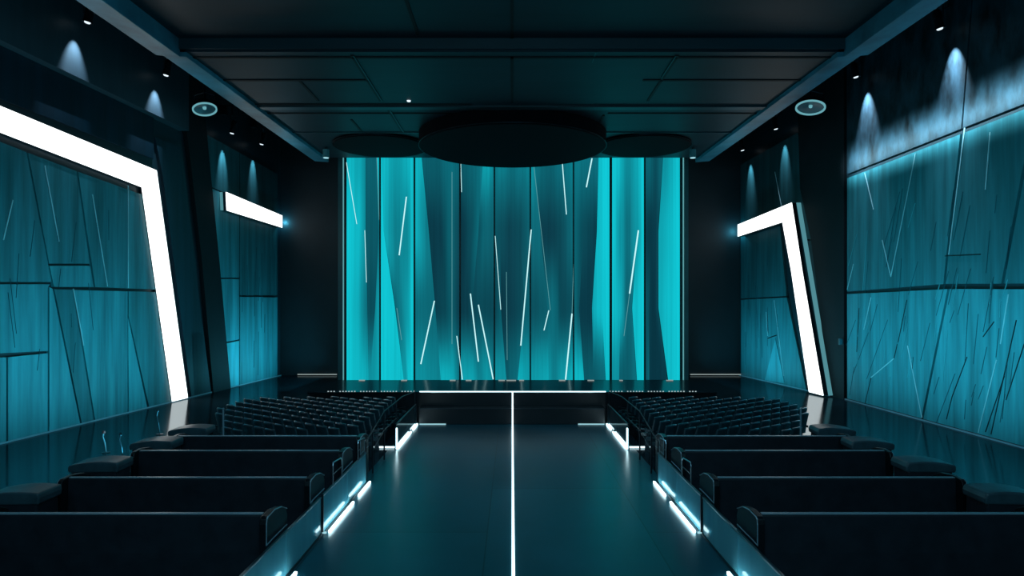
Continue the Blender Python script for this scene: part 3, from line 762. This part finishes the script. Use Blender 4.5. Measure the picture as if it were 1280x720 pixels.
# thin stands on the left raised floor
for (px, py, h, lab, red) in ((131, 566, .42, 'thin bent stand with a small reddish head on the left floor', 1), (152, 575, .5, 'thin dark upright stand on the floor behind the reddish one', 0), (198, 543, .55, 'thin dark stand beside the reflection of the light frame', 0)):
    d = CZ*F/(py-385); x = (px-640)/F*d
    root = thing('thin_stand', (x, d, 0), lab, 'stand')
    mb = MB(); mb.tube([(.03, 0, 0), (.0, 0, h*.5), (-.04, 0, h*.8), (-.02, 0, h)], .012, 8); mb.build('stem', M['dark_metal'] if not red else M['trim'], root)
    mb = MB(); mb.lathe([(0, 0), (.08, 0), (.08, .01), (0, .015)], Matrix.Translation((.03, 0, 0)), 20); mb.build('foot', M['dark_metal'], root)
    mb = MB(); mb.lathe([(0, -.03), (.028, -.015), (.032, .01), (.018, .035), (0, .04)], Matrix.Translation((-.02, 0, h)), 14); mb.build('head', M['red'] if red else M['dark_metal'], root, smooth=True)

# furniture first placed on a lower floor; scaled about the camera onto this one
for o in FURN:
    o.location = o.location*U; o.scale = (U, U, U)

# ------------------------------------------------------------------ lamps
def area(loc, target, sx, sy, e, col, spread=180):
    L = bpy.data.lights.new('wash', 'AREA'); L.shape = 'RECTANGLE'; L.size = sx; L.size_y = sy; L.energy = e; L.color = col; L.spread = math.radians(spread)
    o = bpy.data.objects.new('wash', L); COL.objects.link(o); o.location = loc
    o.rotation_euler = (Vector(target)-Vector(loc)).to_track_quat('-Z', 'Y').to_euler()
    return o
TEAL = (.10, .75, 1)
# unseen strip lights added to turn the walls teal (dark from behind)
def wash_wall(s, y0, y1, x, z, tz, e, h=.15, col=TEAL, spread=180, tx=None):
    o = area((s*x, (y0+y1)/2, z), (s*(tx if tx else x+1), (y0+y1)/2, tz), (y1-y0), h, e, col, spread)
    # long side along y
    d = (Vector((s*(tx if tx else x+1), 0, tz))-Vector((s*x, 0, z))).normalized()
    Z = -d; X = Vector((0, 1, 0)); Y = Z.cross(X).normalized()
    o.rotation_euler = Matrix((X, Y, Z)).transposed().to_euler()
    return o
wash_wall(-1, 8, 22, 7.6, .2, 3.2, 165, tx=11.5, spread=110)
wash_wall(-1, 24.6, 29.5, 7.9, .1, 2.4, 80, tx=11, spread=120)
wash_wall(1, 8, 22, 7.4, .2, 3.0, 200, tx=11, spread=100)
wash_wall(1, 23.5, 29.5, 7.9, .1, 2.4, 90, tx=10.6, spread=120)
# cove glow along the ledge of the right wall
wash_wall(1, 9, 22, 10.2, 7.66, 7.62, 260, h=.05, col=(.5, .85, 1), tx=11, spread=100)
for yy, e in ((9.5, 330), (13.5, 330)):  # unseen overhead spots added to brighten the aisle floor
    L = bpy.data.lights.new('aisle_fill', 'SPOT'); L.energy = e*1.35; L.color = (.3, .75, 1); L.spot_size = math.radians(100); L.spot_blend = 1; L.shadow_soft_size = .05
    lo = bpy.data.objects.new('aisle_fill', L); COL.objects.link(lo); lo.location = (0, yy, 9.1)
    lo.rotation_euler = Vector((0, .25, -1)).to_track_quat('-Z', 'Y').to_euler()
# hidden point lights added behind the bar ends to glow on the back wall
for pl, px, py, ins in ((LW, 353, 277, .2), (RR, 922, 288, .3)):
    q = W(pl, px, py, ins)
    L = bpy.data.lights.new('end_glow', 'POINT'); L.energy = 15; L.color = (.12, .72, 1); L.shadow_soft_size = .02
    lo = bpy.data.objects.new('end_glow', L); COL.objects.link(lo); lo.location = (q.x, q.y+.07, q.z)
# teal fill light added out of view behind the camera
area((0, -2.5, 7.5), (0, 16, 2), 10, 3, 300, (.30, .78, 1))

w = bpy.data.worlds.new('world'); SC.world = w; w.use_nodes = True
w.node_tree.nodes['Background'].inputs[0].default_value = (.01, .05, .07, 1)
w.node_tree.nodes['Background'].inputs[1].default_value = .1

# ------------------------------------------------------------------ camera
cam = bpy.data.cameras.new('camera'); co = bpy.data.objects.new('camera', cam); COL.objects.link(co)
co.location = (0, 0, CZ); co.rotation_euler = (math.pi/2, 0, 0)
cam.sensor_width = 36; cam.lens = F/1280*36; cam.shift_y = 25/1280; cam.clip_end = 200; cam.clip_start = .05
SC.camera = co
SC.view_settings.view_transform = 'Standard'; SC.view_settings.look = 'None'
SC.cycles.use_denoising = True
SC.cycles.max_bounces = 8
SC.cycles.sample_clamp_indirect = 4
